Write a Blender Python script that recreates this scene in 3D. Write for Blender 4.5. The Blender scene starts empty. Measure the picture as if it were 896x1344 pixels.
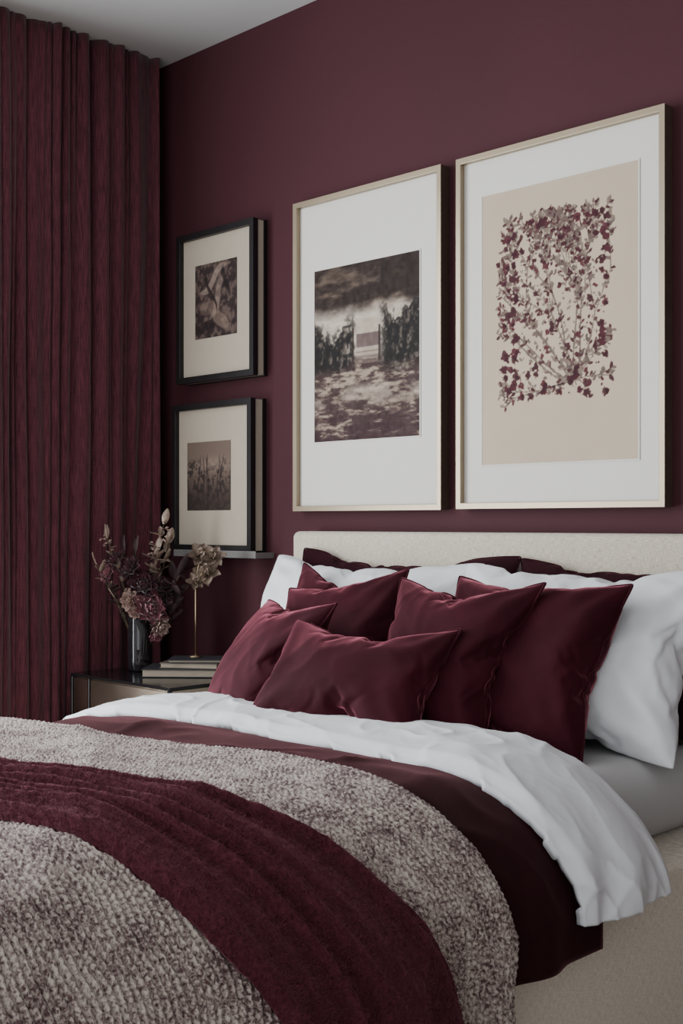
import bpy, bmesh, math, random
import numpy as np
from mathutils import Vector, Matrix, noise as mn

random.seed(7); np.random.seed(7)
scene = bpy.context.scene
COL = scene.collection

# ------------------------------------------------------------------ helpers
def s2l(c):
    return tuple(((v/255.0)/12.92 if v/255.0 <= .04045 else ((v/255.0+.055)/1.055)**2.4) for v in c)

def add_obj(name, me, mats=None, parent=None, smooth=False):
    o = bpy.data.objects.new(name, me)
    COL.objects.link(o)
    for m in (mats or []):
        me.materials.append(m)
    if parent: o.parent = parent
    if smooth:
        for p in me.polygons: p.use_smooth = True
    return o

def empty(name, loc=(0,0,0)):
    e = bpy.data.objects.new(name, None); e.location = loc
    e.empty_display_size = .1
    COL.objects.link(e); return e

def mesh_from(name, v, f, mi=None):
    me = bpy.data.meshes.new(name); me.from_pydata([tuple(p) for p in v], [], f)
    if mi is not None:
        me.polygons.foreach_set('material_index', mi)
    me.update(); return me

class MB:
    def __init__(s): s.v=[]; s.f=[]; s.m=[]
    def add(s, v, f, m=0):
        o=len(s.v); s.v += [tuple(p) for p in v]; s.f += [tuple(i+o for i in q) for q in f]; s.m += [m]*len(f)
    def box(s, x0,x1,y0,y1,z0,z1,m=0):
        v=[(x0,y0,z0),(x1,y0,z0),(x1,y1,z0),(x0,y1,z0),(x0,y0,z1),(x1,y0,z1),(x1,y1,z1),(x0,y1,z1)]
        f=[(0,3,2,1),(4,5,6,7),(0,1,5,4),(1,2,6,5),(2,3,7,6),(3,0,4,7)]
        s.add(v,f,m)
    def tube(s, pts, r, m=0, n=8, closed=False, taper=None):
        pts=[Vector(p) for p in pts]; N=len(pts); vs=[]; fs=[]
        up=Vector((0.13,0.21,.97)).normalized()
        for i,p in enumerate(pts):
            if closed: t=pts[(i+1)%N]-pts[i-1]
            else: t=pts[min(i+1,N-1)]-pts[max(i-1,0)]
            t = t.normalized() if t.length>1e-9 else Vector((0,0,1))
            a=t.cross(up)
            if a.length<1e-3: a=t.cross(Vector((1,0,0)))
            a.normalize(); b=t.cross(a)
            rr=r if taper is None else r*(1+(taper-1)*i/(N-1))
            for k in range(n):
                an=2*math.pi*k/n; vs.append(p+a*math.cos(an)*rr+b*math.sin(an)*rr)
        for i in range(N if closed else N-1):
            j=(i+1)%N
            for k in range(n):
                k2=(k+1)%n; fs.append((i*n+k,i*n+k2,j*n+k2,j*n+k))
        if not closed:
            fs.append(tuple(range(n-1,-1,-1))); fs.append(tuple((N-1)*n+k for k in range(n)))
        s.add(vs,fs,m)
    def lathe(s, prof, c, m=0, n=32):
        vs=[];fs=[]
        for (r,z) in prof:
            for k in range(n):
                a=2*math.pi*k/n; vs.append((c[0]+r*math.cos(a),c[1]+r*math.sin(a),c[2]+z))
        for i in range(len(prof)-1):
            for k in range(n):
                k2=(k+1)%n; fs.append((i*n+k,i*n+k2,(i+1)*n+k2,(i+1)*n+k))
        s.add(vs,fs,m)
    def obj(s, name, mats, parent=None, smooth=False, bevel=0, seg=2):
        me=mesh_from(name,s.v,s.f,s.m); o=add_obj(name,me,mats,parent,smooth)
        if bevel:
            b=o.modifiers.new('bevel','BEVEL'); b.width=bevel; b.segments=seg; b.limit_method='ANGLE'
            b.harden_normals=False
        return o

# ------------------------------------------------------------------ materials
def newmat(name):
    m=bpy.data.materials.new(name); m.use_nodes=True
    nt=m.node_tree; b=nt.nodes['Principled BSDF']; return m,nt,b

def simple(name, col, rough=.6, metal=0, spec=.5, nscale=0, nvar=0, bump=0, bscale=200, sheen=0, sheentint=(1,1,1), sheenr=.4, trans=0, ior=1.45, stretch=(1,1,1)):
    m,nt,b=newmat(name)
    b.inputs['Roughness'].default_value=rough; b.inputs['Metallic'].default_value=metal
    b.inputs['Specular IOR Level'].default_value=spec
    b.inputs['Sheen Weight'].default_value=sheen
    b.inputs['Sheen Tint'].default_value=(*sheentint,1); b.inputs['Sheen Roughness'].default_value=sheenr
    b.inputs['Transmission Weight'].default_value=trans; b.inputs['IOR'].default_value=ior
    b.inputs['Base Color'].default_value=(*col,1)
    tc=nt.nodes.new('ShaderNodeTexCoord'); mp=nt.nodes.new('ShaderNodeMapping')
    mp.inputs['Scale'].default_value=stretch
    nt.links.new(tc.outputs['Object'],mp.inputs[0])
    if nvar:
        n=nt.nodes.new('ShaderNodeTexNoise'); n.inputs['Scale'].default_value=nscale; n.inputs['Detail'].default_value=5
        nt.links.new(mp.outputs[0],n.inputs[0])
        r=nt.nodes.new('ShaderNodeValToRGB')
        r.color_ramp.elements[0].position=.3; r.color_ramp.elements[1].position=.7
        r.color_ramp.elements[0].color=(*[c*(1-nvar) for c in col],1)
        r.color_ramp.elements[1].color=(*[min(1,c*(1+nvar)) for c in col],1)
        nt.links.new(n.outputs['Fac'],r.inputs[0]); nt.links.new(r.outputs[0],b.inputs['Base Color'])
    if bump:
        n2=nt.nodes.new('ShaderNodeTexNoise'); n2.inputs['Scale'].default_value=bscale; n2.inputs['Detail'].default_value=3
        nt.links.new(mp.outputs[0],n2.inputs[0])
        bp=nt.nodes.new('ShaderNodeBump'); bp.inputs['Strength'].default_value=bump; bp.inputs['Distance'].default_value=.002
        nt.links.new(n2.outputs['Fac'],bp.inputs['Height']); nt.links.new(bp.outputs[0],b.inputs['Normal'])
    return m

def weave(name, c1, c2, bump=.4, sheen=0.2, warp=(60,60,700), mix=.5, dist=.0015):
    """woven cloth: crossed stretched noises"""
    m,nt,b=newmat(name); N=nt.nodes; L=nt.links
    tc=N.new('ShaderNodeTexCoord')
    outs=[]
    for st in (warp,(warp[2],warp[2],warp[0])):
        mp=N.new('ShaderNodeMapping'); mp.inputs['Scale'].default_value=st
        L.new(tc.outputs['Object'],mp.inputs[0])
        n=N.new('ShaderNodeTexNoise'); n.inputs['Scale'].default_value=1; n.inputs['Detail'].default_value=2
        L.new(mp.outputs[0],n.inputs[0]); outs.append(n)
    m1=N.new('ShaderNodeMath'); m1.operation='MULTIPLY'; m1.inputs[1].default_value=mix; L.new(outs[0].outputs['Fac'],m1.inputs[0])
    ml=N.new('ShaderNodeMath'); ml.operation='MULTIPLY_ADD'; ml.inputs[1].default_value=1-mix
    L.new(outs[1].outputs['Fac'],ml.inputs[0]); L.new(m1.outputs[0],ml.inputs[2])
    r=N.new('ShaderNodeValToRGB'); r.color_ramp.elements[0].position=.38; r.color_ramp.elements[1].position=.62
    r.color_ramp.elements[0].color=(*c1,1); r.color_ramp.elements[1].color=(*c2,1)
    L.new(ml.outputs[0],r.inputs[0]); L.new(r.outputs[0],b.inputs['Base Color'])
    bp=N.new('ShaderNodeBump'); bp.inputs['Strength'].default_value=bump; bp.inputs['Distance'].default_value=dist
    L.new(ml.outputs[0],bp.inputs['Height']); L.new(bp.outputs[0],b.inputs['Normal'])
    b.inputs['Roughness'].default_value=.9; b.inputs['Specular IOR Level'].default_value=.2
    b.inputs['Sheen Weight'].default_value=sheen
    return m

M_wall = simple('burgundy_wall_paint',(.056,.0148,.0208),rough=.75,spec=.3,nscale=1.2,nvar=.06,bump=.08,bscale=350)
M_wall2= simple('plaster_light',(.62,.60,.58),rough=.9,spec=.2,nscale=2,nvar=.04)
M_ceil = simple('ceiling_paint',(.55,.55,.55),rough=.9,spec=.2,nscale=2,nvar=.03)
M_floor= simple('floor_oak_dark',(.20,.155,.12),rough=.5,nscale=3,nvar=.4,stretch=(1,12,1))
M_trim = simple('trim_paint',(.075,.02,.03),rough=.5)
M_head = weave('headboard_linen',s2l((168,158,141)),s2l((212,203,188)),bump=.5,warp=(60,60,700))
M_base = weave('bed_base_linen',s2l((196,185,167)),s2l((232,224,210)),bump=.35,warp=(70,70,800))
M_curt = weave('curtain_fabric',(.046,.0115,.018),(.140,.037,.052),bump=.5,sheen=.2,warp=(620,620,16),mix=.85)
def velvet(name,c,tint,w=1.0,rg=.28):
    m,nt,b=newmat(name); N=nt.nodes; L=nt.links
    b.inputs['Roughness'].default_value=.8; b.inputs['Specular IOR Level'].default_value=.10
    b.inputs['Sheen Weight'].default_value=w; b.inputs['Sheen Tint'].default_value=(*tint,1); b.inputs['Sheen Roughness'].default_value=rg
    tc=N.new('ShaderNodeTexCoord')
    n=N.new('ShaderNodeTexNoise'); n.inputs['Scale'].default_value=8; n.inputs['Detail'].default_value=5; n.inputs['Distortion'].default_value=.6
    L.new(tc.outputs['Object'],n.inputs[0])
    r=N.new('ShaderNodeValToRGB'); e=r.color_ramp.elements; e[0].position=.3; e[1].position=.72
    e[0].color=(*[x*.78 for x in c],1); e[1].color=(*[x*1.25 for x in c],1)
    L.new(n.outputs['Fac'],r.inputs[0]); L.new(r.outputs[0],b.inputs['Base Color'])
    n2=N.new('ShaderNodeTexNoise'); n2.inputs['Scale'].default_value=600; n2.inputs['Detail'].default_value=2; L.new(tc.outputs['Object'],n2.inputs[0])
    b2=N.new('ShaderNodeBump'); b2.inputs['Strength'].default_value=.6; b2.inputs['Distance'].default_value=.001; L.new(n2.outputs['Fac'],b2.inputs['Height'])
    L.new(b2.outputs[0],b.inputs['Normal'])
    return m
M_velvet = velvet('burgundy_velvet',(.031,.0036,.0078),(1.0,.30,.40),1.0,.30)
M_velvet2= velvet('dark_burgundy_velvet',(.020,.0035,.007),(.35,.09,.12),.5)
M_cover  = velvet('coverlet_velvet',(.024,.0058,.0076),(.42,.16,.18),.45)
M_white= simple('white_cotton',(.71,.725,.75),rough=.85,spec=.2,nscale=4,nvar=.02,bump=.12,bscale=60,sheen=.15)
M_sheet= simple('grey_cotton_sheet',(.48,.475,.475),rough=.9,spec=.2,nscale=4,nvar=.03,bump=.1,bscale=600)
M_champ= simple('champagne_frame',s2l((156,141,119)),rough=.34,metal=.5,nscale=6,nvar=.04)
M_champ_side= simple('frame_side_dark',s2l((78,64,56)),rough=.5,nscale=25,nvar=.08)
M_black= simple('black_frame',(.012,.010,.011),rough=.4,nscale=20,nvar=.2)
M_mat  = simple('mat_board',s2l((214,211,204)),rough=.9,spec=.2,nscale=30,nvar=.01)
M_mat2 = simple('mat_board_cream',s2l((180,169,153)),rough=.9,spec=.2,nscale=30,nvar=.02)
M_brass= simple('aged_brass',(.36,.27,.17),rough=.38,metal=1,nscale=14,nvar=.3)
M_bronze=simple('bronze_panel',(.46,.385,.30),rough=.25,metal=1,nscale=4,nvar=.30)
M_lacq = simple('black_lacquer',(.010,.009,.010),rough=.14,nscale=10,nvar=.1)
M_glass= simple('smoked_glass',(.10,.09,.10),rough=.03,trans=.85,ior=1.45)
M_ledge= simple('ledge_grey',s2l((120,118,116)),rough=.4,nscale=10,nvar=.05)
M_page = simple('book_pages',s2l((150,138,122)),rough=.9,nscale=40,nvar=.15,stretch=(1,1,30))
M_bk1  = simple('book_cover_dark',(.03,.03,.034),rough=.5,nscale=30,nvar=.2)
M_bk2  = simple('book_cover_taupe',s2l((92,82,74)),rough=.6,nscale=30,nvar=.1)
M_stem = simple('dry_stem',s2l((70,58,44)),rough=.8,nscale=60,nvar=.3)
M_leaf = simple('dark_leaf',s2l((60,42,44)),rough=.6,nscale=40,nvar=.4)
M_leafp= simple('pale_bronze_leaf',s2l((150,132,118)),rough=.45,metal=.3,nscale=40,nvar=.35)
M_mauve= simple('mauve_petal',s2l((138,84,94)),rough=.8,nscale=60,nvar=.3,sheen=.3)
M_dkpet= simple('burgundy_petal',s2l((72,30,42)),rough=.8,nscale=60,nvar=.3,sheen=.3)
M_cream= simple('dusty_pink_petal',s2l((176,150,140)),rough=.8,nscale=60,nvar=.25)

def art_material(name):
    m,nt,b=newmat(name)
    a=nt.nodes.new('ShaderNodeVertexColor'); a.layer_name='paint'
    nt.links.new(a.outputs['Color'],b.inputs['Base Color'])
    b.inputs['Roughness'].default_value=.8; b.inputs['Specular IOR Level'].default_value=.2
    return m
M_art=art_material('painted_print')

def knit_mat():
    m,nt,b=newmat('marled_knit'); N=nt.nodes; L=nt.links
    uv=N.new('ShaderNodeUVMap'); uv.uv_map='UVMap'
    mp=N.new('ShaderNodeMapping'); mp.inputs['Scale'].default_value=(140,260,1); L.new(uv.outputs[0],mp.inputs[0])
    n=N.new('ShaderNodeTexNoise'); n.inputs['Scale'].default_value=1; n.inputs['Detail'].default_value=3; n.inputs['Roughness'].default_value=.65
    L.new(mp.outputs[0],n.inputs[0])
    n3=N.new('ShaderNodeTexNoise'); n3.inputs['Scale'].default_value=14; n3.inputs['Detail'].default_value=2; L.new(uv.outputs[0],n3.inputs[0])
    mr=N.new('ShaderNodeMapRange'); mr.inputs['From Min'].default_value=.3; mr.inputs['From Max'].default_value=.7
    mr.inputs['To Min'].default_value=-.06; mr.inputs['To Max'].default_value=.06; L.new(n3.outputs['Fac'],mr.inputs[0])
    ad=N.new('ShaderNodeMath'); ad.operation='ADD'; L.new(n.outputs['Fac'],ad.inputs[0]); L.new(mr.outputs[0],ad.inputs[1])
    r=N.new('ShaderNodeValToRGB'); e=r.color_ramp.elements
    e[0].position=.38; e[0].color=(*s2l((80,60,62)),1); e[1].position=.60; e[1].color=(*s2l((184,173,164)),1)
    x=e.new(.48); x.color=(*s2l((138,123,118)),1)
    L.new(ad.outputs[0],r.inputs[0]); L.new(r.outputs[0],b.inputs['Base Color'])
    bp=N.new('ShaderNodeBump'); bp.inputs['Strength'].default_value=.55; bp.inputs['Distance'].default_value=.002
    L.new(n.outputs['Fac'],bp.inputs['Height']); L.new(bp.outputs[0],b.inputs['Normal'])
    b.inputs['Roughness'].default_value=.95; b.inputs['Specular IOR Level'].default_value=.1; b.inputs['Sheen Weight'].default_value=.2
    return m
M_knit=knit_mat()

def throw_mat():
    m,nt,b=newmat('mohair_burgundy'); N=nt.nodes; L=nt.links
    uv=N.new('ShaderNodeUVMap'); uv.uv_map='UVMap'
    mp=N.new('ShaderNodeMapping'); mp.inputs['Scale'].default_value=(90,200,1); L.new(uv.outputs[0],mp.inputs[0])
    n=N.new('ShaderNodeTexNoise'); n.inputs['Scale'].default_value=1; n.inputs['Detail'].default_value=4; n.inputs['Distortion'].default_value=1.5
    L.new(mp.outputs[0],n.inputs[0])
    r=N.new('ShaderNodeValToRGB'); e=r.color_ramp.elements
    e[0].position=.3; e[0].color=(.028,.0055,.009,1); e[1].position=.72; e[1].color=(.090,.021,.031,1)
    L.new(n.outputs['Fac'],r.inputs[0]); L.new(r.outputs[0],b.inputs['Base Color'])
    bp=N.new('ShaderNodeBump'); bp.inputs['Strength'].default_value=.8; bp.inputs['Distance'].default_value=.004
    L.new(n.outputs['Fac'],bp.inputs['Height']); L.new(bp.outputs[0],b.inputs['Normal'])
    b.inputs['Roughness'].default_value=.95; b.inputs['Specular IOR Level'].default_value=.1
    b.inputs['Sheen Weight'].default_value=.5; b.inputs['Sheen Tint'].default_value=(.55,.22,.28,1)
    return m
M_throw=throw_mat()
M_fuzz=simple('mohair_fibre',(.11,.028,.040),rough=.9,spec=.1,sheen=.3,sheentint=(.6,.3,.35))

# ------------------------------------------------------------------ room shell
H=2.933; RX=5.6; RY=-5.0
def room(name,boxes,mat,bev=0):
    mb=MB()
    for b in boxes: mb.box(*b)
    return mb.obj(name,[mat],bevel=bev)
room('wall_back',[(-.15,RX+.15,0,.15,0,H)],M_wall)
room('wall_left',[(-.15,0,-1.15,0,0,H),(-.15,0,RY,-4.3,0,H),(-.15,0,-4.3,-1.15,0,.25),(-.15,0,-4.3,-1.15,2.65,H)],M_wall)
room('wall_right',[(RX,RX+.15,RY,0,0,H)],M_wall2)
room('wall_front',[(-.15,2.4,RY-.15,RY,0,H),(5.4,RX+.15,RY-.15,RY,0,H),(2.4,5.4,RY-.15,RY,0,.6),(2.4,5.4,RY-.15,RY,2.6,H)],M_wall2)
room('floor',[(-.15,RX+.15,RY-.15,.15,-.1,0)],M_floor)
room('ceiling',[(-.15,RX+.15,RY-.15,.15,H,H+.1)],M_ceil)
room('baseboard_back',[(.0,RX,-.018,0,0,.1)],M_trim,.003)
room('baseboard_right',[(RX-.018,RX,RY,-.018,0,.1)],M_wall2,.003)
M_wf=simple('window_frame_paint',(.6,.6,.58),rough=.5)
def window(name,axis,a0,a1,z0,z1,pos):
    mb=MB(); w=.05
    segs=[(a0,a0+w,z0,z1),(a1-w,a1,z0,z1),(a0,a1,z0,z0+w),(a0,a1,z1-w,z1)]
    for k in (1,2): c=a0+(a1-a0)*k/3; segs.append((c-w/2,c+w/2,z0,z1))
    for s in segs:
        if axis=='y': mb.box(pos-.05,pos,s[0],s[1],s[2],s[3])
        else: mb.box(s[0],s[1],pos-.05,pos,s[2],s[3])
    return mb.obj(name,[M_wf],bevel=.004)
window('window_1','y',-4.3,-1.15,.25,2.65,-.08)
window('added_fill_window','x',2.4,5.4,.6,2.6,RY-.06)  # unseen window, added to let in soft frontal fill

# ------------------------------------------------------------------ curtain
def curtain(name,y0,y1,z0,z1,xc):
    ny=760; nz=70; v=[];f=[]
    L=abs(y1-y0); ph1=0; ph2=0; P=[]
    for i in range(ny+1):
        t=i/ny; y=y0+(y1-y0)*t
        ph1+=2*math.pi/.080*(1+1.6*mn.noise(Vector((y*7,1.3,0))))*L/ny
        ph2+=2*math.pi/.034*(1+1.2*mn.noise(Vector((y*13,7.3,0))))*L/ny
        P.append((ph1,ph2))
    for j in range(nz+1):
        zt=j/nz; z=z0+(z1-z0)*zt
        for i in range(ny+1):
            y=y0+(y1-y0)*i/ny
            p=P[i][0]+2.4*mn.noise(Vector((y*4,z*.5,5)))*(1.1-zt)
            q=P[i][1]+2.4*mn.noise(Vector((y*6,z*.6,15)))
            a1=.018*(.8+1.4*mn.noise(Vector((y*8,z*.35,9))))
            a2=.012*(.8+1.8*mn.noise(Vector((y*11,z*.5,3)))+.3*zt)
            x=xc+a1*math.cos(p)+a2*math.cos(q)+.014*mn.noise(Vector((y*6,z*.6,2)))+.0012*mn.noise(Vector((y*70,z*.8,4)))
            v.append((max(.008,x),y-.009*math.sin(p)-.004*math.sin(q)+.004*mn.noise(Vector((y*5,z*2,7))),z))
    W=ny+1
    for j in range(nz):
        for i in range(ny):
            f.append((j*W+i,j*W+i+1,(j+1)*W+i+1,(j+1)*W+i))
    me=mesh_from(name,v,f); o=add_obj(name,me,[M_curt],smooth=True)
    sm=o.modifiers.new('thick','SOLIDIFY'); sm.thickness=.003
    return o
cur=empty('window_curtain')
c=curtain('curtain_panel',-.06,-1.12,.015,H-.001,.062); c.parent=cur
c=curtain('curtain_panel_far',-4.25,-4.9,.015,H-.001,.062); c.parent=cur

# ------------------------------------------------------------------ bed
bed=empty('upholstered_bed',(1.68,-1.1,0))
def par(o): 
    o.parent=bed; o.matrix_parent_inverse=Matrix.Translation(-Vector(bed.location)); return o
mb=MB(); mb.box(.85,2.50,-2.2,-.10,.05,.50); par(mb.obj('base',[M_base],bevel=.018,seg=4,smooth=True))
mb=MB(); mb.box(.90,2.45,-2.15,-.12,0,.052); par(mb.obj('plinth',[M_black]))
mb=MB(); mb.box(.845,2.515,-.10,-.012,.03,1.172); par(mb.obj('headboard',[M_head],bevel=.022,seg=5,smooth=True))
mb=MB(); mb.box(.94,2.405,-2.14,-.105,.498,.682); par(mb.obj('mattress',[M_sheet],bevel=.085,seg=8,smooth=True))

def sstep(a,b,x):
    t=max(0,min(1,(x-a)/(b-a))); return t*t*(3-2*t)
def ridge(x,y,s,seed):
    w=mn.noise(Vector((x*s*.5+seed,y*s*.5,seed*1.7)))*.9
    n=mn.noise(Vector((x*s+w*1.4,y*s-w,seed)))
    return (1-min(1,abs(n)*2.6))**2
RXc=2.20; RL=.48
def prof(X,o,a=.340,b=.25):
    """flat coordinate X -> (x, dz, nx, nz)"""
    if X>RXc:
        d=X-RXc
        if d<RL:
            th=d/RL*math.pi/2
            return RXc+(a+o)*math.sin(th), b*(1-math.cos(th)), math.sin(th), math.cos(th)
        return RXc+a+o, b+(d-RL), 1,0
    Lc=1.40; L=.62
    if X<Lc:
        d=Lc-X
        if d<L:
            th=d/L*math.pi/2
            return Lc-(.545+o)*math.sin(th), .21*(1-math.cos(th)), -math.sin(th), math.cos(th)
        return Lc-.545-o, .21+(d-L), -1,0
    return X,0,0,1
def footp(Y):
    Yc=-2.12; L=.17
    if Y<Yc:
        d=Yc-Y
        if d<L:
            th=d/L*math.pi/2; return Yc-.11*math.sin(th), .11*(1-math.cos(th))
        return Yc-.11,.11+(d-L)
    return Y,0
ZT=.712
def drape(name,X0,X1,yfun,nx,ny,o,mat,disp,thick,parent=None):
    v=[];f=[];uvs=[]
    for j in range(ny+1):
        t=j/ny
        for i in range(nx+1):
            X=X0+(X1-X0)*i/nx
            Y=yfun(X,t)
            x,dz,nxx,nzz=prof(X,o); y,dy=footp(Y)
            d,dyy=disp(X,Y,t,dz)
            v.append((x+nxx*d, y+dyy, ZT+o-dz-dy+nzz*d)); uvs.append((X,Y))
    W=nx+1
    for j in range(ny):
        for i in range(nx):
            f.append((j*W+i,(j+1)*W+i,(j+1)*W+i+1,j*W+i+1))
    me=mesh_from(name,v,f)
    ul=me.uv_layers.new(name='UVMap')
    vi=np.zeros(len(me.loops),dtype=np.int32); me.loops.foreach_get('vertex_index',vi)
    U=np.array(uvs,dtype=np.float32)[vi]; ul.data.foreach_set('uv',U.ravel())
    o_=add_obj(name,me,[mat],smooth=True)
    s=o_.modifiers.new('thick','SOLIDIFY'); s.thickness=thick; s.offset=-1
    return o_
def edge_dip(t,w0=.08,amt=.012):
    return -amt*((1-sstep(0,w0,t))+(sstep(1-w0,1,t)))

# velvet coverlet (under)
def dv(X,Y,t,dz):
    k=sstep(-.98,-1.08,Y)
    d=(.008*ridge(X,Y*1.0,3.2,11)+.006*ridge(X,Y,7,4)+.004*mn.noise(Vector((X*4,Y*4,1))))*k
    side=sstep(.1,.3,dz)
    d+=side*.012*math.sin(Y*34+2*mn.noise(Vector((Y*3,0,0))))*k
    return d,0
drape('velvet_coverlet',.80,2.20+.48+.045,lambda X,t:-.90-(1.48)*t,150,150,.010,M_cover,dv,.008)
# white duvet
def dw(X,Y,t,dz):
    side=sstep(.03,.24,dz)
    d=.006*ridge(X*.6,Y*1.1,2.6,21)+.0045*ridge(X+Y*.6,Y-X*.3,8,24)+.006*mn.noise(Vector((X*3,Y*3,4)))+.0008*ridge(X,Y,20,9)
    d+=side*.007*ridge(X*.8+Y*1.0,Y*1.6-X*.5,7,44)
    d+=side*(.009*math.sin(Y*46+X*6+2.4*mn.noise(Vector((Y*5,X*3,0))))+.003)
    d+=edge_dip(t,.10,.014)+.016*math.sin(math.pi*t)+.004
    return d,.008*mn.noise(Vector((X*3,1,t)))
def yw(X,t):
    a=-.705+.010*mn.noise(Vector((X*2.5,0,3)))-.06*sstep(1.3,.9,X)
    b=-1.000+.010*mn.noise(Vector((X*3.0,5,3)))-.04*sstep(1.7,1.0,X)
    return a+(b-a)*t
drape('white_duvet',.70,2.20+.48-.005,yw,420,90,.030,M_white,dw,.022)
# knit blanket
def dk(X,Y,t,dz):
    d=.010*ridge(X,Y*1.2,2.2,31)+.012*mn.noise(Vector((X*2.2,Y*2.2,14)))
    row=X/.012+.7*mn.noise(Vector((X*9,Y*9,2)))
    st=Y/.0125+.9*mn.noise(Vector((X*10,Y*10,5)))
    d+=.0014*math.sin(row*2*math.pi+1.5*math.sin(st*2*math.pi))+.0034*math.sin(st*2*math.pi)+.0010*mn.noise(Vector((X*60,Y*60,6)))
    side=sstep(.1,.3,dz)
    d+=side*.014*math.sin(Y*22+1.0+2*mn.noise(Vector((Y*2.5,X,0))))
    d+=edge_dip(t,.02,.010)
    return d,0
def yk(X,t):
    a=-1.195-.14*sstep(2.3,1.0,X)+.008*mn.noise(Vector((X*4,0,8)))
    b=-2.12-.17-.25
    return a+(b-a)*t
drape('marled_knit_blanket',.78,2.20+.48+.26,yk,640,500,.036,M_knit,dk,.016)
# mohair throw
def interp(xs,ys,x): return float(np.interp(x,xs,ys))
UX=[.6,1.2,1.85,2.2,2.35,2.5,2.7,2.85,3.1]; UY=[-2.00,-1.90,-1.71,-1.585,-1.52,-1.465,-1.37,-1.31,-1.23]
LX=UX; LY=[-2.13,-2.08,-1.94,-1.86,-1.82,-1.775,-1.70,-1.655,-1.59]
def smooth_interp(xs,ys,x): return sum(interp(xs,ys,x+d) for d in (-.1,-.05,0,.05,.1))/5
def yt(X,t):
    a=smooth_interp(UX,UY,X)+.008*mn.noise(Vector((X*6,0,8))); b=smooth_interp(LX,LY,X)+.010*mn.noise(Vector((X*5,4,8)))
    return a+(b-a)*t
def dt(X,Y,t,dz):
    w=mn.noise(Vector((X*1.3,t*1.5,3)))
    n1=mn.noise(Vector((X*.9+t*1.5,t*6.5+w*1.2,7.3)))
    r1=(1-min(1,abs(n1)*2.4))**1.3
    n2=mn.noise(Vector((X*1.6,t*10+w*2,2.1)))
    d=.020*r1+.008*n2+.010*mn.noise(Vector((X*2.4,Y*3,14)))+.0022*mn.noise(Vector((X*70,Y*90,6)))+.010*ridge(X,Y*1.2,2.2,31)
    d+=edge_dip(t,.06,.016)+.008
    return d,0
throw=drape('mohair_throw',.80,2.20+.48+.24,yt,420,130,.050,M_throw,dt,.012)
def fuzz(o,n,ln):
    me=o.data; r=random.Random(5)
    v=[];f=[]
    for k in range(n):
        p=me.polygons[r.randrange(len(me.polygons))]
        a,b,c_,d_=[me.vertices[i].co for i in p.vertices]
        s,t=r.random(),r.random(); q=a*(1-s)*(1-t)+b*s*(1-t)+c_*s*t+d_*(1-s)*t
        nn=p.normal; 
        if nn.z<-.2: nn=-nn
        dr=Vector((r.gauss(0,1),r.gauss(0,1),r.gauss(0,1)))
        dr=(nn*.6+dr.normalized()*.9).normalized(); l=ln*(.4+r.random()*.9)
        sd=dr.cross(Vector((r.random(),r.random(),r.random()))).normalized()*.00035
        m=q+dr*l*.5+nn*.0008; e=q+dr*l*.8-nn*l*.15+sd*r.uniform(-6,6)
        i=len(v); v+= [q-sd,q+sd,m+sd,m-sd,e]; f+=[(i,i+1,i+2,i+3),(i+3,i+2,i+4)]
    fm=mesh_from('mohair_fibres',v,f); fo=add_obj('mohair_fibres',fm,[M_fuzz],o)
fuzz(throw,90000,.012)

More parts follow.
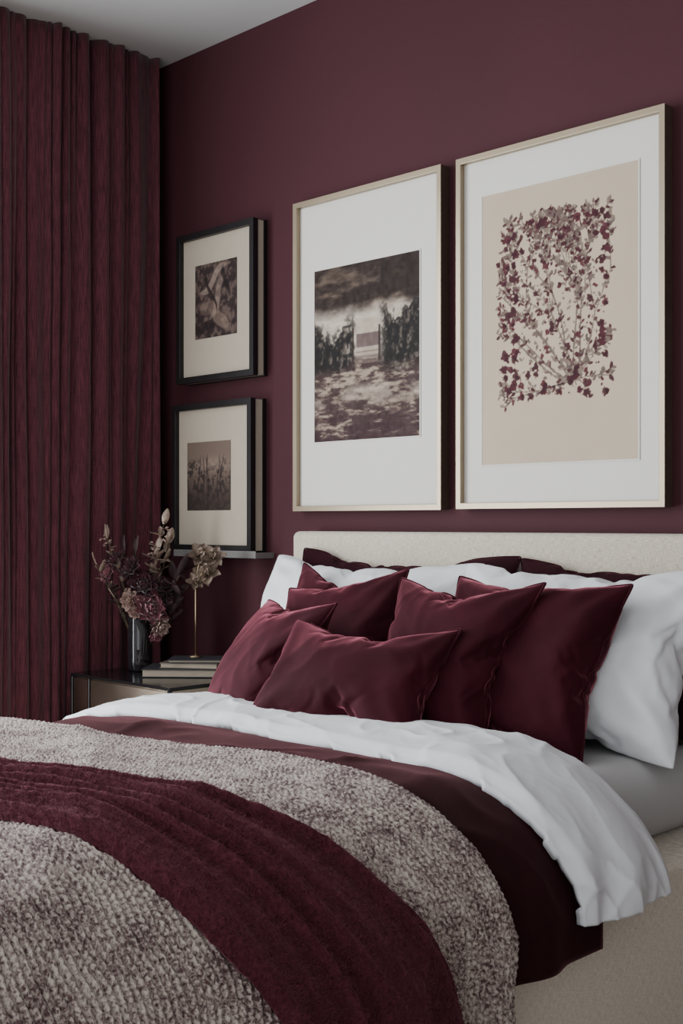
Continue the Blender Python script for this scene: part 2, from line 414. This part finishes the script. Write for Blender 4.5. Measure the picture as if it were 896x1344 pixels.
# ------------------------------------------------------------------ pillows via inflated cloth
def pillow_shape(W,Hh,seed,pressure=3.0,frames=26,n=46,stiff=12,bend=.4):
    nx=n; ny=max(16,int(round(n*Hh/W)))
    v=[];idx={}
    for j in range(ny+1):
        for i in range(nx+1):
            a=i/nx*2-1;b=j/ny*2-1
            idx[(0,i,j)]=len(v)
            h=.012*(1-a**4)*(1-b**4)+.003*mn.noise(Vector((a*4,b*4,seed)))*(1-a**2)*(1-b**2)
            v.append((a*W/2,b*Hh/2,h))
    for j in range(ny+1):
        for i in range(nx+1):
            if i in(0,nx) or j in (0,ny): idx[(1,i,j)]=idx[(0,i,j)]
            else:
                a=i/nx*2-1;b=j/ny*2-1
                idx[(1,i,j)]=len(v)
                h=.012*(1-a**4)*(1-b**4)+.003*mn.noise(Vector((a*4,b*4,seed+9)))*(1-a**2)*(1-b**2)
                v.append((a*W/2,b*Hh/2,-h))
    f=[]
    for j in range(ny):
        for i in range(nx):
            f.append((idx[(0,i,j)],idx[(0,i+1,j)],idx[(0,i+1,j+1)],idx[(0,i,j+1)]))
            f.append((idx[(1,i,j)],idx[(1,i,j+1)],idx[(1,i+1,j+1)],idx[(1,i+1,j)]))
    me=mesh_from('tmp_pillow',v,f); o=add_obj('tmp_pillow',me)
    m=o.modifiers.new('cloth','CLOTH'); s=m.settings
    s.quality=5; s.mass=.15; s.air_damping=2
    s.tension_stiffness=stiff; s.compression_stiffness=stiff; s.shear_stiffness=stiff*.5; s.bending_stiffness=bend
    s.use_pressure=True; s.uniform_pressure_force=pressure
    s.effector_weights.gravity=0
    m.collision_settings.use_collision=False
    m.point_cache.frame_start=1; m.point_cache.frame_end=frames+2
    for fr in range(1,frames+1): scene.frame_set(fr)
    dg=bpy.context.evaluated_depsgraph_get(); ev=o.evaluated_get(dg); em=ev.to_mesh()
    co=np.zeros(len(em.vertices)*3); em.vertices.foreach_get('co',co); co=co.reshape(-1,3).copy()
    ev.to_mesh_clear()
    bpy.data.objects.remove(o); scene.frame_set(1)
    bl=[idx[(0,i,0)] for i in range(nx)]+[idx[(0,nx,j)] for j in range(ny)]+[idx[(0,i,ny)] for i in range(nx,0,-1)]+[idx[(0,0,j)] for j in range(ny,0,-1)]
    th=co[:,2].max()-co[:,2].min()
    if not np.isfinite(co).all() or th<.04 or th>1.0:
        co=np.array(v)
        a=co[:,0]/(W/2); b=co[:,1]/(Hh/2)
        zz=.08*((1-a**2)*(1-b**2)).clip(0)**.45*np.sign(co[:,2]+1e-9)
        co[:,0]*=1-.07*(1-b**2); co[:,1]*=1-.07*(1-a**2); co[:,2]=zz
    return co,f,bl
def shape_scaled(sh,W,Hh,T,un=(0,0)):
    co,f,bl=sh; c=co.copy()
    c-= (c.max(0)+c.min(0))/2
    e=c.max(0)-c.min(0)
    c*=np.array([W/e[0],Hh/e[1],T/e[2]])
    a=c[:,0]/(W/2); b=c[:,1]/(Hh/2)
    c[:,0]*=1+un[0]*(1-b**2).clip(0); c[:,1]*=1+un[1]*(1-a**2).clip(0)
    return c,f,bl
SQ=[pillow_shape(.48,.48,3,4.0,bend=.05,n=60), pillow_shape(.48,.48,8,2.5,frames=22,bend=.05,n=60)]
LB=pillow_shape(.52,.32,5,4.0,bend=.05,n=60)
SH=[pillow_shape(.80,.55,6,2.5,n=70,frames=26,bend=.05), pillow_shape(.80,.55,16,2.5,n=70,frames=24,bend=.05)]

def corner_creases(x,y,W,Hh,seed):
    s=0
    for k,(cx,cy) in enumerate(((-1,-1),(1,-1),(1,1),(-1,1))):
        dx=x-cx*W/2; dy=y-cy*Hh/2; r=math.hypot(dx,dy)
        an=math.atan2(dy*cy,dx*cx)
        fall=math.exp(-((r-.10)/.09)**2)
        s+=fall*math.sin(an*13+seed*1.3+k*2+3*mn.noise(Vector((r*7,k,seed))))
    return s

def place_pillow(name,sh,W,Hh,T,c,alpha,yaw=0,roll=0,mat=None,piping=0,seed=0,wr=.0,slump=.12,un=(0,0),cc=.003,fine=0):
    co,f,bl=shape_scaled(sh,W,Hh,T,un)
    out=[]
    for p in co:
        x,y,z=p
        b=y/(Hh/2)
        z*=1-slump*b
        k=(1-(x/(W/2))**2)*(1-b*b)
        z+=(.008*mn.noise(Vector((x*6,y*6,seed)))+cc*corner_creases(x,y,W,Hh,seed)+wr*(ridge(x,y,5,seed+2)+.4*ridge(x,y,13,seed+5))+fine*ridge(x,y,28,seed+7))*(1 if z>0 else -1)*max(0,k)**.3
        x+=.004*mn.noise(Vector((x*5,y*5,seed+3))); y+=.006*mn.noise(Vector((x*5,y*5,seed+6)))
        out.append(Vector((x,y,z)))
    mb=MB(); mb.add(out,f)
    me=mesh_from(name,mb.v,mb.f)
    R=Matrix.Rotation(math.radians(yaw),4,'Z')@Matrix.Rotation(math.radians(alpha),4,'X')@Matrix.Rotation(math.radians(roll),4,'Z')
    if piping:
        bm=bmesh.new(); bm.from_mesh(me)
        m2=MB(); m2.tube([out[i] for i in bl],piping,closed=True,n=6)
        vs=[bm.verts.new(p) for p in m2.v]
        for q in m2.f:
            bm.faces.new([vs[i] for i in q])
        bm.to_mesh(me); bm.free()
    o=add_obj(name,me,[mat],smooth=True)
    o.matrix_world=Matrix.Translation(Vector(c))@R
    s=o.modifiers.new('sub','SUBSURF'); s.levels=1; s.render_levels=1
    return o

# dark shams at back
place_pillow('dark_velvet_pillow',SH[0],.86,.47,.12,(1.36,-.180,.890),76,0,0,M_velvet2,.003,seed=1,wr=.003,un=(.05,.18))
place_pillow('dark_velvet_pillow',SH[1],.74,.47,.12,(2.16,-.180,.880),76,0,0,M_velvet2,.003,seed=2,wr=.003,un=(.03,.16))
# white pillows
place_pillow('white_pillow',SH[0],.84,.49,.17,(1.31,-.315,.885),61,0,0,M_white,seed=11,wr=.011,un=(.05,.20),cc=.008,fine=.003)
place_pillow('white_pillow',SH[1],.76,.49,.18,(2.065,-.340,.882),60,0,0,M_white,seed=12,wr=.011,un=(.05,.17),cc=.008,fine=.003)
# velvet cushions
V='burgundy_velvet_cushion'
U1=(.02,.02)
place_pillow(V,SQ[0],.44,.42,.14,(1.345,-.440,.862),66,0,-10,M_velvet,.0035,seed=21,wr=.004,un=U1)
place_pillow(V,SQ[1],.44,.41,.14,(1.45,-.505,.866),63,0,10,M_velvet,.0035,seed=22,wr=.004,un=U1)
place_pillow(V,SQ[0],.42,.41,.16,(1.395,-.700,.820),58,-19,2,M_velvet,.0035,seed=23,wr=.004,un=(.04,.07))
place_pillow(V,SQ[1],.51,.44,.16,(2.050,-.500,.870),61,0,0,M_velvet,.0035,seed=24,wr=.004,un=(.02,.04))
place_pillow(V,SQ[0],.45,.46,.15,(1.905,-.605,.866),58,0,0,M_velvet,.0035,seed=25,wr=.004,un=(.03,.04))
place_pillow('burgundy_velvet_lumbar_cushion',LB,.49,.335,.14,(1.775,-.775,.831),50,8,-1,M_velvet,.0035,seed=26,wr=.004,un=(.03,.06))

# ------------------------------------------------------------------ art
def vnoise(w,h,fx,fy,seed):
    r=np.random.RandomState(seed); gx=int(fx)+2; gy=int(fy)+2; g=r.rand(gy,gx)
    X,Y=np.meshgrid(np.linspace(0,fx,w),np.linspace(0,fy,h))
    xi=X.astype(int); yi=Y.astype(int); xf=X-xi; yf=Y-yi
    xf=xf*xf*(3-2*xf); yf=yf*yf*(3-2*yf)
    xi=np.minimum(xi,gx-2); yi=np.minimum(yi,gy-2)
    return (g[yi,xi]*(1-xf)+g[yi,xi+1]*xf)*(1-yf)+(g[yi+1,xi]*(1-xf)+g[yi+1,xi+1]*xf)*yf
def fbm(w,h,fx,fy,seed,o=4):
    a=np.zeros((h,w));t=0;amp=1
    for k in range(o):
        a+=amp*vnoise(w,h,fx*2**k,fy*2**k,seed+k); t+=amp; amp*=.6
    return a/t
def lerp(a,b,t): return a+(b-a)*t[...,None]
def S(a,b,x):
    t=np.clip((x-a)/(b-a),0,1); return t*t*(3-2*t)
def lin(img):
    c=np.clip(img/255.,0,1); return np.where(c<=.04045,c/12.92,((c+.055)/1.055)**2.4)
def C(*c): return np.array(c,dtype=float)

def landscape(w,h):
    u,v=np.meshgrid(np.linspace(0,1,w),np.linspace(0,1,h))
    n1=fbm(w,h,5,12,1); n2=fbm(w,h,14,50,5); n3=fbm(w,h,30,30,9,3); n4=fbm(w,h,4,26,15)
    sky=lerp(C(48,39,36),C(104,89,78),S(.40,.74,n1*.6+n4*.4+.10*np.sin(v*18+u*3)))
    sky=lerp(sky,C(204,192,176),S(.21,.31,v+.08*(n1-.5))*(.85+.5*(n4-.5)))
    gnd=lerp(C(66,52,51),C(154,138,122),S(.44,.64,n2*.6+n4*.4))
    gnd=lerp(gnd,C(58,41,44),S(.66,.98,v)*S(.34,.58,fbm(w,h,8,40,33))*.9)
    gnd=lerp(gnd,C(178,165,149),S(.66,.72,v)*(1-S(.76,.84,v))*S(.4,.6,n1)*.6)
    img=lerp(sky,gnd,S(.50,.56,v+.05*(n1-.5)))
    cen=np.exp(-((u-.52)/.13)**2)
    img=lerp(img,C(168,154,138),cen*S(.30,.33,v)*(1-S(.50,.58,v))*.8)
    box=(S(.41,.425,u)*(1-S(.635,.65,u)))*(S(.40,.405,v)*(1-S(.475,.485,v)))
    img=lerp(img,C(88,72,72),box*.85)
    for q,(a,b) in enumerate(((.50,.512),(.527,.542),(.556,.575))):
        box=(S(.40-.012*q,.42-.012*q,u)*(1-S(.63+.012*q,.65+.012*q,u)))*(S(a,a+.004,v)*(1-S(b-.004,b,v)))
        img=lerp(img,C(110,94,88),box*.7)
    tl=(1-S(.33,.42,u+.12*(n3-.5)))*S(.27,.34,v+.18*(n3-.5)-.10*np.sin(u*9))*(1-S(.54,.62,v+.1*(n1-.5)))
    tr=S(.62,.70,u+.12*(n3-.5))*S(.24,.31,v+.18*(n3-.5)+.05*np.sin(u*14))*(1-S(.55,.64,v+.1*(n1-.5)))
    tm=np.clip(tl+tr,0,1)
    tc=lerp(C(38,35,34),C(88,79,72),S(.52,.8,n3))
    img=img*(1-tm[...,None])+tc*tm[...,None]
    for k in (.385,.635):
        img=lerp(img,C(50,40,38),(np.abs(u-k)<.010)*(S(.36,.37,v)*(1-S(.56,.57,v)))*.8)
    img+= (n3-.5)[...,None]*26
    return img
def abstract(w,h,seed,dark,lite):
    u,v=np.meshgrid(np.linspace(0,1,w),np.linspace(0,1,h))
    n=fbm(w,h,3,3,seed,3); n2=fbm(w,h,12,12,seed+9)
    img=lerp(C(*dark),C(92,76,70),S(.35,.65,n2))
    def stroke(cx,cy,ang,ln,wd,col,a):
        nonlocal img
        X=(u-cx)*math.cos(ang)+(v-cy)*math.sin(ang); Y=-(u-cx)*math.sin(ang)+(v-cy)*math.cos(ang)+.05*np.sin(X*9)
        m=(1-S(.8,1.1,np.sqrt((X/ln)**2+(Y/wd)**2)+.5*(n2-.5)))*a
        img=lerp(img,C(*col),m)
    stroke(.45,.22,-.5,.40,.06,lite,.7); stroke(.55,.45,-1.0,.35,.07,lite,.55); stroke(.35,.6,.4,.25,.10,(128,108,96),.5)
    stroke(.62,.78,.9,.22,.10,(140,120,106),.6); stroke(.4,.42,1.2,.3,.03,(40,30,30),.8); stroke(.75,.3,1.4,.25,.05,(38,30,30),.7)
    stroke(.2,.85,.1,.3,.07,(44,34,34),.8)
    img+=(n2-.5)[...,None]*24
    return img
def trees_small(w,h,seed):
    u,v=np.meshgrid(np.linspace(0,1,w),np.linspace(0,1,h))
    n=fbm(w,h,5,6,seed); n2=fbm(w,h,18,18,seed+9)
    img=lerp(C(112,96,86),C(66,54,50),S(.3,.9,v))
    img=lerp(img,C(54,46,44),S(.48,.6,n2)*S(.2,.4,v+.2*(n-.5)))
    img=lerp(img,C(150,132,118),np.exp(-((v-.33)/.10)**2-((u-.6)/.35)**2)*.6)
    r=random.Random(seed)
    for k in range(7):
        x=r.random(); sl=(r.random()-.5)*.9
        img=lerp(img,C(48,38,38),(np.abs(u-x-sl*(v-.5)**2-.03*np.sin(v*8+k))<.010)*S(.15,.3,v)*.7)
    return img
def botanical(w,h):
    pap=np.ones((h,w,3))*C(188,171,151)
    n=fbm(w,h,5,7,2); pap+= (n-.5)[...,None]*8
    asp=h/w
    r=random.Random(12)
    U,V=np.meshgrid(np.arange(w),np.arange(h))
    nz=fbm(w,h,60,100,77,2)
    def stamp(x,y,rad,col,a=1.0,sq=1,ang=0):
        x*=w;y*=h; rad*=w
        x0=max(0,int(x-rad*1.7));x1=min(w,int(x+rad*1.7)+2);y0=max(0,int(y-rad*1.7));y1=min(h,int(y+rad*1.7)+2)
        if x0>=x1 or y0>=y1: return
        X=U[y0:y1,x0:x1]-x;Y=V[y0:y1,x0:x1]-y
        ca,sa=math.cos(ang),math.sin(ang); A=X*ca+Y*sa;B=(-X*sa+Y*ca)/sq
        d=np.sqrt(A*A+B*B)/rad+ (nz[y0:y1,x0:x1]-.5)*1.3
        m=(1-S(.70,1.05,d))*a
        pap[y0:y1,x0:x1]=pap[y0:y1,x0:x1]*(1-m[...,None])+C(*col)*m[...,None]
    def inside(x,y): return .12<x<.84 and .11<y<.79
    reds=[(68,32,39),(80,38,46),(56,27,34),(68,38,43),(60,29,36)]
    greys=[(112,98,88),(126,110,98),(92,80,74),(100,82,78)]
    nodes=[]
    def branch(x,y,ang,ln,wd,depth):
        steps=max(4,int(ln*w/1.2)); a=ang
        bend=(r.random()-.5)*.8/steps
        for k in range(steps):
            x+=math.cos(a)*ln/steps; y-=math.sin(a)*ln/steps/asp; a+=bend+(r.random()-.5)*.04
            if not inside(x,y): break
            stamp(x,y,wd,greys[depth%3],.8)
            if r.random()<.11*(1+.5*depth) : nodes.append((x,y,a))
        if depth<3 and inside(x,y):
            for k in range(r.choice((2,2,3))):
                branch(x,y,a+(r.random()-.5)*1.2,ln*(.5+r.random()*.25),max(wd*.75,.0030),depth+1)
    for ang in (2.85,2.6,2.35,2.1,1.9,1.7,1.5,1.3,1.1,.9):
        branch(.60+(r.random()-.5)*.08,.72+(r.random()-.5)*.03,ang,.36+r.random()*.16,.0065,0)
    branch(.55,.74,3.1,.30,.005,1); branch(.5,.73,3.3,.28,.005,1); branch(.6,.72,.3,.16,.005,1); branch(.62,.70,.6,.2,.005,1)
    for (bx,by,ba) in ((.45,.45,2.2),(.55,.40,1.3),(.68,.42,1.6),(.35,.5,2.0)):
        branch(bx,by,ba,.26,.0045,1)
    for (x,y,a) in nodes:
        da=a+r.choice((-1,1))*(.5+r.random()*.6)
        stamp(x+math.cos(da)*.018,y-math.sin(da)*.018/asp,.012+r.random()*.011,r.choice(greys+greys+reds),.88,.5,-da)
    gx,gy=13,20
    for i in range(gx):
        for j in range(gy):
            x=.14+.68*(i+.15+.7*r.random())/gx; y=.125+.645*(j+.15+.7*r.random())/gy
            if i<2 and j<1: continue
            rim=i in(0,gx-1) or j in (0,gy-1) or i==1 or j==gy-2
            q=r.random()
            if rim and q<.62:
                stamp(x,y,.019+r.random()*.015,r.choice(reds),.94,.8,r.random()*3)
                stamp(x+.010,y+.004,.010+r.random()*.007,r.choice(reds),.9)
                if r.random()<.6: stamp(x+.003,y,.008,(46,26,32),.8)
            elif not rim and q<.28: stamp(x,y,.014+r.random()*.013,r.choice(reds),.92,.75,r.random()*3)
            elif q<.78: stamp(x,y,.008+r.random()*.011,r.choice(greys),.88,.55,r.random()*3)
            if r.random()<.7: stamp(x+(r.random()-.5)*.05,y+(r.random()-.5)*.03,.0045+.003*r.random(),r.choice(reds+greys),.85)
    for k in range(16): stamp(.42+k*.010,.735-.001*k,.008,(52,36,38),.85,.5)
    return pap

def art(name,x0,x1,z0,z1,y,img,parent):
    h,w,_=img.shape
    L=lin(img)
    xs=np.linspace(x0,x1,w); zs=np.linspace(z1,z0,h)
    X,Z=np.meshgrid(xs,zs); co=np.stack([X,np.full_like(X,y),Z],-1).reshape(-1,3)
    I=np.arange(h*w).reshape(h,w)
    F=np.stack([I[1:,:-1],I[1:,1:],I[:-1,1:],I[:-1,:-1]],-1).reshape(-1,4)
    me=bpy.data.meshes.new(name); me.from_pydata(co.tolist(),[],F.tolist())
    ca=me.color_attributes.new('paint','FLOAT_COLOR','POINT')
    ca.data.foreach_set('color',np.concatenate([L.reshape(-1,3),np.ones((h*w,1))],1).astype(np.float32).ravel())
    return add_obj(name,me,[M_art],parent)

def ring(mb,x0,x1,z0,z1,y0,y1,w,m=0):
    o=[(x0,z0),(x1,z0),(x1,z1),(x0,z1)]; i=[(x0+w,z0+w),(x1-w,z0+w),(x1-w,z1-w),(x0+w,z1-w)]
    v=[(p[0],y0,p[1]) for p in o]+[(p[0],y0,p[1]) for p in i]+[(p[0],y1,p[1]) for p in o]+[(p[0],y1,p[1]) for p in i]
    f=[]
    for k in range(4):
        n=(k+1)%4
        f+= [(k,n,4+n,4+k),(8+n,8+k,12+k,12+n),(4+k,4+n,12+n,12+k)]
    ff=[]
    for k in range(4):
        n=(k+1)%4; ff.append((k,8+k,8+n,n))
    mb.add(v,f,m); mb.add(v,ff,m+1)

def picture(name,x0,x1,z0,z1,depth,fw,mat_m,ax0,ax1,az0,az1,img,frame_mats,recess=.018):
    e=empty(name)
    mb=MB(); ring(mb,x0,x1,z0,z1,-depth,-.001,fw)
    mb.obj('frame_moulding',frame_mats,e,bevel=.0012)
    ym=-depth+recess
    mb=MB()
    mb.box(x0+fw*.9,x1-fw*.9,ym,ym+.003,z0+fw*.9,z1-fw*.9); mb.obj('mat_board',[mat_m],e)
    art('print',ax0,ax1,az0,az1,ym-.0012,img,e)
    mb=MB(); ring(mb,ax0-.004,ax1+.004,az0-.004,az1+.004,ym-.0025,ym,.004); mb.obj('mat_window_edge',[mat_m,mat_m],e)
    return e
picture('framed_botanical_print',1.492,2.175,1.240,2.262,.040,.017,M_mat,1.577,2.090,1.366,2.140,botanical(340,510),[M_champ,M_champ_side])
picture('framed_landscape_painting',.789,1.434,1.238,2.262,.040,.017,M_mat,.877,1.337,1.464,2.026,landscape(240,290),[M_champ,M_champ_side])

def boxpicture(name,x0,x1,z0,z1,depth,a,img):
    e=empty(name)
    mb=MB(); ring(mb,x0,x1,z0,z1,-depth,-depth+.022,.022); mb.obj('front_frame',[M_black,M_black],e,bevel=.0015)
    mb=MB(); ring(mb,x0,x1,z0,z1,-.016,-.001,.022); mb.obj('back_frame',[M_black,M_black],e,bevel=.0015)
    mb=MB(); mb.box(x0+.004,x1-.004,-depth+.018,-.012,z0+.004,z1-.004); mb.obj('canvas_body',[M_mat2],e)
    art('print',*a,-depth+.0165,img,e)
    return e
boxpicture('framed_dark_print',.187,.618,1.706,2.246,.066,(.279,.512,1.862,2.128),abstract(150,170,4,(54,44,44),(150,132,120)))
boxpicture('framed_dark_print',.168,.612,1.099,1.629,.072,(.240,.485,1.244,1.490),trees_small(150,150,6))
mb=MB(); mb.box(.20,.655,-.085,-.001,1.078,1.097); mb.box(.20,.655,-.088,-.083,1.078,1.103); mb.obj('picture_ledge',[M_ledge],bevel=.002)

# ------------------------------------------------------------------ nightstand
ns=empty('nightstand',(.475,-.27,0))
def pn(o): o.parent=ns; o.matrix_parent_inverse=Matrix.Translation(-Vector(ns.location)); return o
x0,x1,y0,y1=.195,.750,-.52,-.03
mb=MB(); mb.box(x0,x1,y0,y1,.680,.690); pn(mb.obj('top',[M_lacq],bevel=.002))
mb=MB()
for (a,b) in ((x0,y0),(x1-.012,y0),(x0,y1-.012),(x1-.012,y1-.012)): mb.box(a,a+.012,b,b+.012,0,.680)
mb.box(x0,x1,y0,y1,.18,.198); mb.box(x0+.105,x0+.113,y0,y0+.02,.198,.680)
pn(mb.obj('steel_frame',[M_lacq],bevel=.0015))
mb=MB(); mb.box(x0+.004,x1-.004,y0+.012,y1-.004,.198,.678); pn(mb.obj('cabinet_body',[M_bronze]))
mb=MB()
for z in (.20,.44):
    mb.box(x0+.115,x1-.014,y0+.004,y0+.014,z,z+.235)
    mb.box(x0+.014,x0+.103,y0+.004,y0+.014,z,z+.235)
pn(mb.obj('drawer_fronts',[M_bronze],bevel=.002))
mb=MB()
for z in (.30,.54): mb.tube([(.36,y0-.004,z),(.56,y0-.004,z)],.004)
pn(mb.obj('drawer_handles',[M_brass],smooth=True))

def book(name,cx,cy,z,w,d,t,rot,mat):
    e=empty(name,(cx,cy,z)); e.rotation_euler=(0,0,math.radians(rot))
    mb=MB(); mb.box(-w/2,w/2,-d/2,d/2,0,.0025); mb.box(-w/2,w/2,-d/2,d/2,t-.0025,t); mb.box(-w/2,w/2,d/2-.003,d/2,0,t)
    mb.obj('cover',[mat],e,bevel=.0008)
    mb=MB(); mb.box(-w/2+.004,w/2-.004,-d/2+.004,d/2-.003,.0025,t-.0025); mb.obj('pages',[M_page],e)
    return e
book('book',.505,-.275,.691,.25,.19,.026,42,M_bk1)
book('book',.535,-.250,.718,.20,.155,.018,34,M_bk2)
book('book',.545,-.250,.737,.18,.14,.010,44,M_bk1)

# vase + bouquet
vx,vy,vz=.314,-.317,.691
vb=empty('flower_vase',(vx,vy,vz))
mb=MB()
pr=[(.0,0),(.038,0),(.041,.004),(.042,.03),(.043,.20),(.041,.203),(.039,.20),(.038,.03),(.036,.014),(0,.012)]
mb.lathe(pr,(0,0,0)); mb.obj('glass_cylinder',[M_glass],vb,smooth=True)
R=Vector((.7071,.7071,0)); Fv=Vector((-.7071,.7071,0))
def pos(r,f,z): return R*r+Fv*f+Vector((0,0,z-vz))
fl=MB()
def curve(a,b,sag=.03,n=10):
    a=Vector(a);b=Vector(b); mid=(a+b)/2+Vector((0,0,sag))
    return [(a*(1-t)**2+mid*2*t*(1-t)+b*t*t) for t in [i/n for i in range(n+1)]]
def petal(mb,c,direction,up,ln,wd,m,cup=.35,curl=.2,nn=6):
    d=Vector(direction).normalized(); u=Vector(up); u=(u-d*u.dot(d))
    if u.length<1e-3: u=d.orthogonal()
    u.normalize(); s=d.cross(u); vs=[];fs=[]
    for i in range(nn+1):
        t=i/nn; wv=wd*math.sin(math.pi*min(1,t*.86+.10))**.8
        for j in range(5):
            q=(j-2)/2
            vs.append(Vector(c)+d*ln*t+s*wv*.5*q+u*(cup*wd*(q*q)*.5+curl*ln*t*t)+u*random.uniform(-.03,.03)*wd)
    for i in range(nn):
        for j in range(4):
            a=i*5+j; fs.append((a,a+1,a+6,a+5))
    mb.add(vs,fs,m)
def bloom(mb,c,rad,axis,m,layers=5,per=8):
    ax=Vector(axis).normalized(); o1=ax.orthogonal().normalized(); o2=ax.cross(o1)
    for L in range(layers):
        el=math.radians(5+80*L/(layers-1)) if layers>1 else .3
        rl=rad*(1-.12*L)
        for k in range(per):
            a=2*math.pi*(k+.5*(L%2)+random.random()*.3)/per
            d=(o1*math.cos(a)+o2*math.sin(a))*math.cos(el)+ax*math.sin(el)
            petal(mb,Vector(c)-ax*rad*.25,d,ax-d*.2,rl*(.9+random.random()*.25),rad*.75,m,.6,.12,5)
def leafspray(mb,pts,ln,wd,m,n):
    for k in range(n):
        t=.3+.7*k/max(1,n-1); p=pts[min(len(pts)-1,int(t*(len(pts)-1)))]
        d=Vector((random.uniform(-1,1),random.uniform(-1,1),random.uniform(.0,1.1)))
        petal(mb,p,d,(0,0,1),ln*random.uniform(.7,1.2),wd,m,.3,random.uniform(-.3,.3))
base=Vector((0,0,.03))
def stem(r,f,z,sag=.03,rad=.0018):
    b=base+Vector((random.uniform(-.02,.02),random.uniform(-.02,.02),0)); p=curve(b,pos(r,f,z),sag); fl.tube(p,rad,0,6); return p
for (r,f,z,rad,m,ax) in [(.045,-.05,.910,.060,3,(.3,-.9,.2)),(.015,-.03,.985,.050,4,(0,-.8,.5)),(-.035,-.02,1.045,.048,4,(-.5,-.6,.5)),
    (-.030,-.045,.935,.040,5,(-.5,-.8,.2)),(.078,-.04,.845,.036,5,(.6,-.7,-.3)),(.060,-.03,.815,.028,3,(.4,-.7,-.5)),(.075,0,.985,.040,4,(.3,-.5,.6)),
    (-.085,.0,1.070,.042,4,(-.6,-.4,.6)),(.10,-.01,.93,.034,4,(.8,-.5,.2)),(.0,.03,1.02,.034,4,(0,.3,.8)),(-.01,-.05,.895,.026,5,(-.2,-.9,0)),(-.11,-.01,1.03,.036,3,(-.7,-.6,.3))]:
    p=stem(r,f,z,.03 if z>.9 else .10)
    A=R*ax[0]+Fv*(ax[1])+Vector((0,0,ax[2]))
    bloom(fl,pos(r,f,z),rad,A,m)
for (r,f,z,m,n,ln,wd) in [(-.115,.0,1.145,2,9,.045,.018),(-.15,-.01,1.055,2,7,.04,.018),(.08,.01,1.195,2,13,.050,.022),(.055,.0,1.10,2,12,.050,.022),
    (.095,.02,1.13,2,9,.050,.024),(.14,-.02,1.02,1,9,.07,.035),(.17,.0,.985,1,8,.07,.035),(-.06,.02,1.10,1,7,.05,.02),(-.10,-.02,.975,1,7,.055,.028),(.12,-.03,.90,1,7,.05,.03),(-.02,.02,1.10,1,8,.05,.02),(.11,-.02,.86,1,5,.05,.028)]:
    p=stem(r,f,z,.04); leafspray(fl,p[4:],ln,wd,m,n)
    petal(fl,p[-1],p[-1]-p[-2],(0,.3,1),ln*1.1,wd*1.2,m)
for k in range(60):
    c0=random.choice([(-.115,.0,1.13),(.08,.01,1.17),(.055,0,1.08),(-.14,0,1.06),(.07,-.05,.86)])
    c1=pos(c0[0]+random.gauss(0,.014),c0[1]+random.gauss(0,.012),c0[2]+random.gauss(0,.022))
    bloom(fl,c1,.007,(random.uniform(-1,1),random.uniform(-1,1),1),random.choice((2,5,5,4)),2,4)
fl.obj('flowers_and_stems',[M_stem,M_leaf,M_leafp,M_mauve,M_dkpet,M_cream],vb,smooth=True)

# brass flower ornament (thin stem with gilded petals)
bs=empty('brass_flower_ornament',(.53,-.245,.748))
mb=MB(); mb.lathe([(0,0),(.022,0),(.022,.003),(.005,.006),(.003,.012),(0,.012)],(0,0,0),0,24)
mb.tube([(0,0,.005),(0,0,.30)],.0026,0,8)
mb.tube(curve((0,0,.24),tuple(R*.035+Vector((0,0,.30))),.01),.0018,0,6)
mb.tube(curve((0,0,.26),tuple(R*.02+Vector((0,0,.345))),.01),.0018,0,6)
for (c0,rad) in [(R*.035+Vector((0,0,.285)),.050),(R*.015+Vector((0,0,.345)),.046),(R*.060+Vector((0,0,.340)),.042),(R*.0+Vector((0,0,.255)),.032)]:
    bloom(mb,c0,rad,-Fv*.8+Vector((0,0,.5))+R*random.uniform(-.4,.4),1,2,6)
mb.obj('stem_and_petals',[M_brass,M_leafp],bs,smooth=True)

# ------------------------------------------------------------------ lights
def area(name,loc,rot,sx,sy,power,col):
    l=bpy.data.lights.new(name,'AREA'); l.shape='RECTANGLE'; l.size=sx; l.size_y=sy; l.energy=power; l.color=col
    o=bpy.data.objects.new(name,l); o.location=loc; o.rotation_euler=rot; COL.objects.link(o); return o
area('daylight_window_left',(-.03,-2.72,1.45),(0,math.radians(-90),0),2.3,3.0,215,(.93,.97,1.0))
area('added_front_fill',(3.9,RY-.02,1.6),(math.radians(90),0,0),2.9,1.9,45,(.95,.97,1.0))  # added fill lamp behind the camera, brightens bed base and right pillows
w=bpy.data.worlds.new('world'); scene.world=w; w.use_nodes=True
bg=w.node_tree.nodes['Background']; bg.inputs[0].default_value=(.75,.82,.9,1); bg.inputs[1].default_value=.8

# ------------------------------------------------------------------ camera
cam=bpy.data.cameras.new('camera'); co=bpy.data.objects.new('camera',cam); COL.objects.link(co)
co.location=(3.779,-2.80,1.20); co.rotation_euler=(math.radians(90),0,math.radians(45))
cam.sensor_fit='VERTICAL'; cam.sensor_height=36; cam.lens=36*1600/1344; cam.shift_y=14/1344
cam.clip_start=.05
scene.camera=co
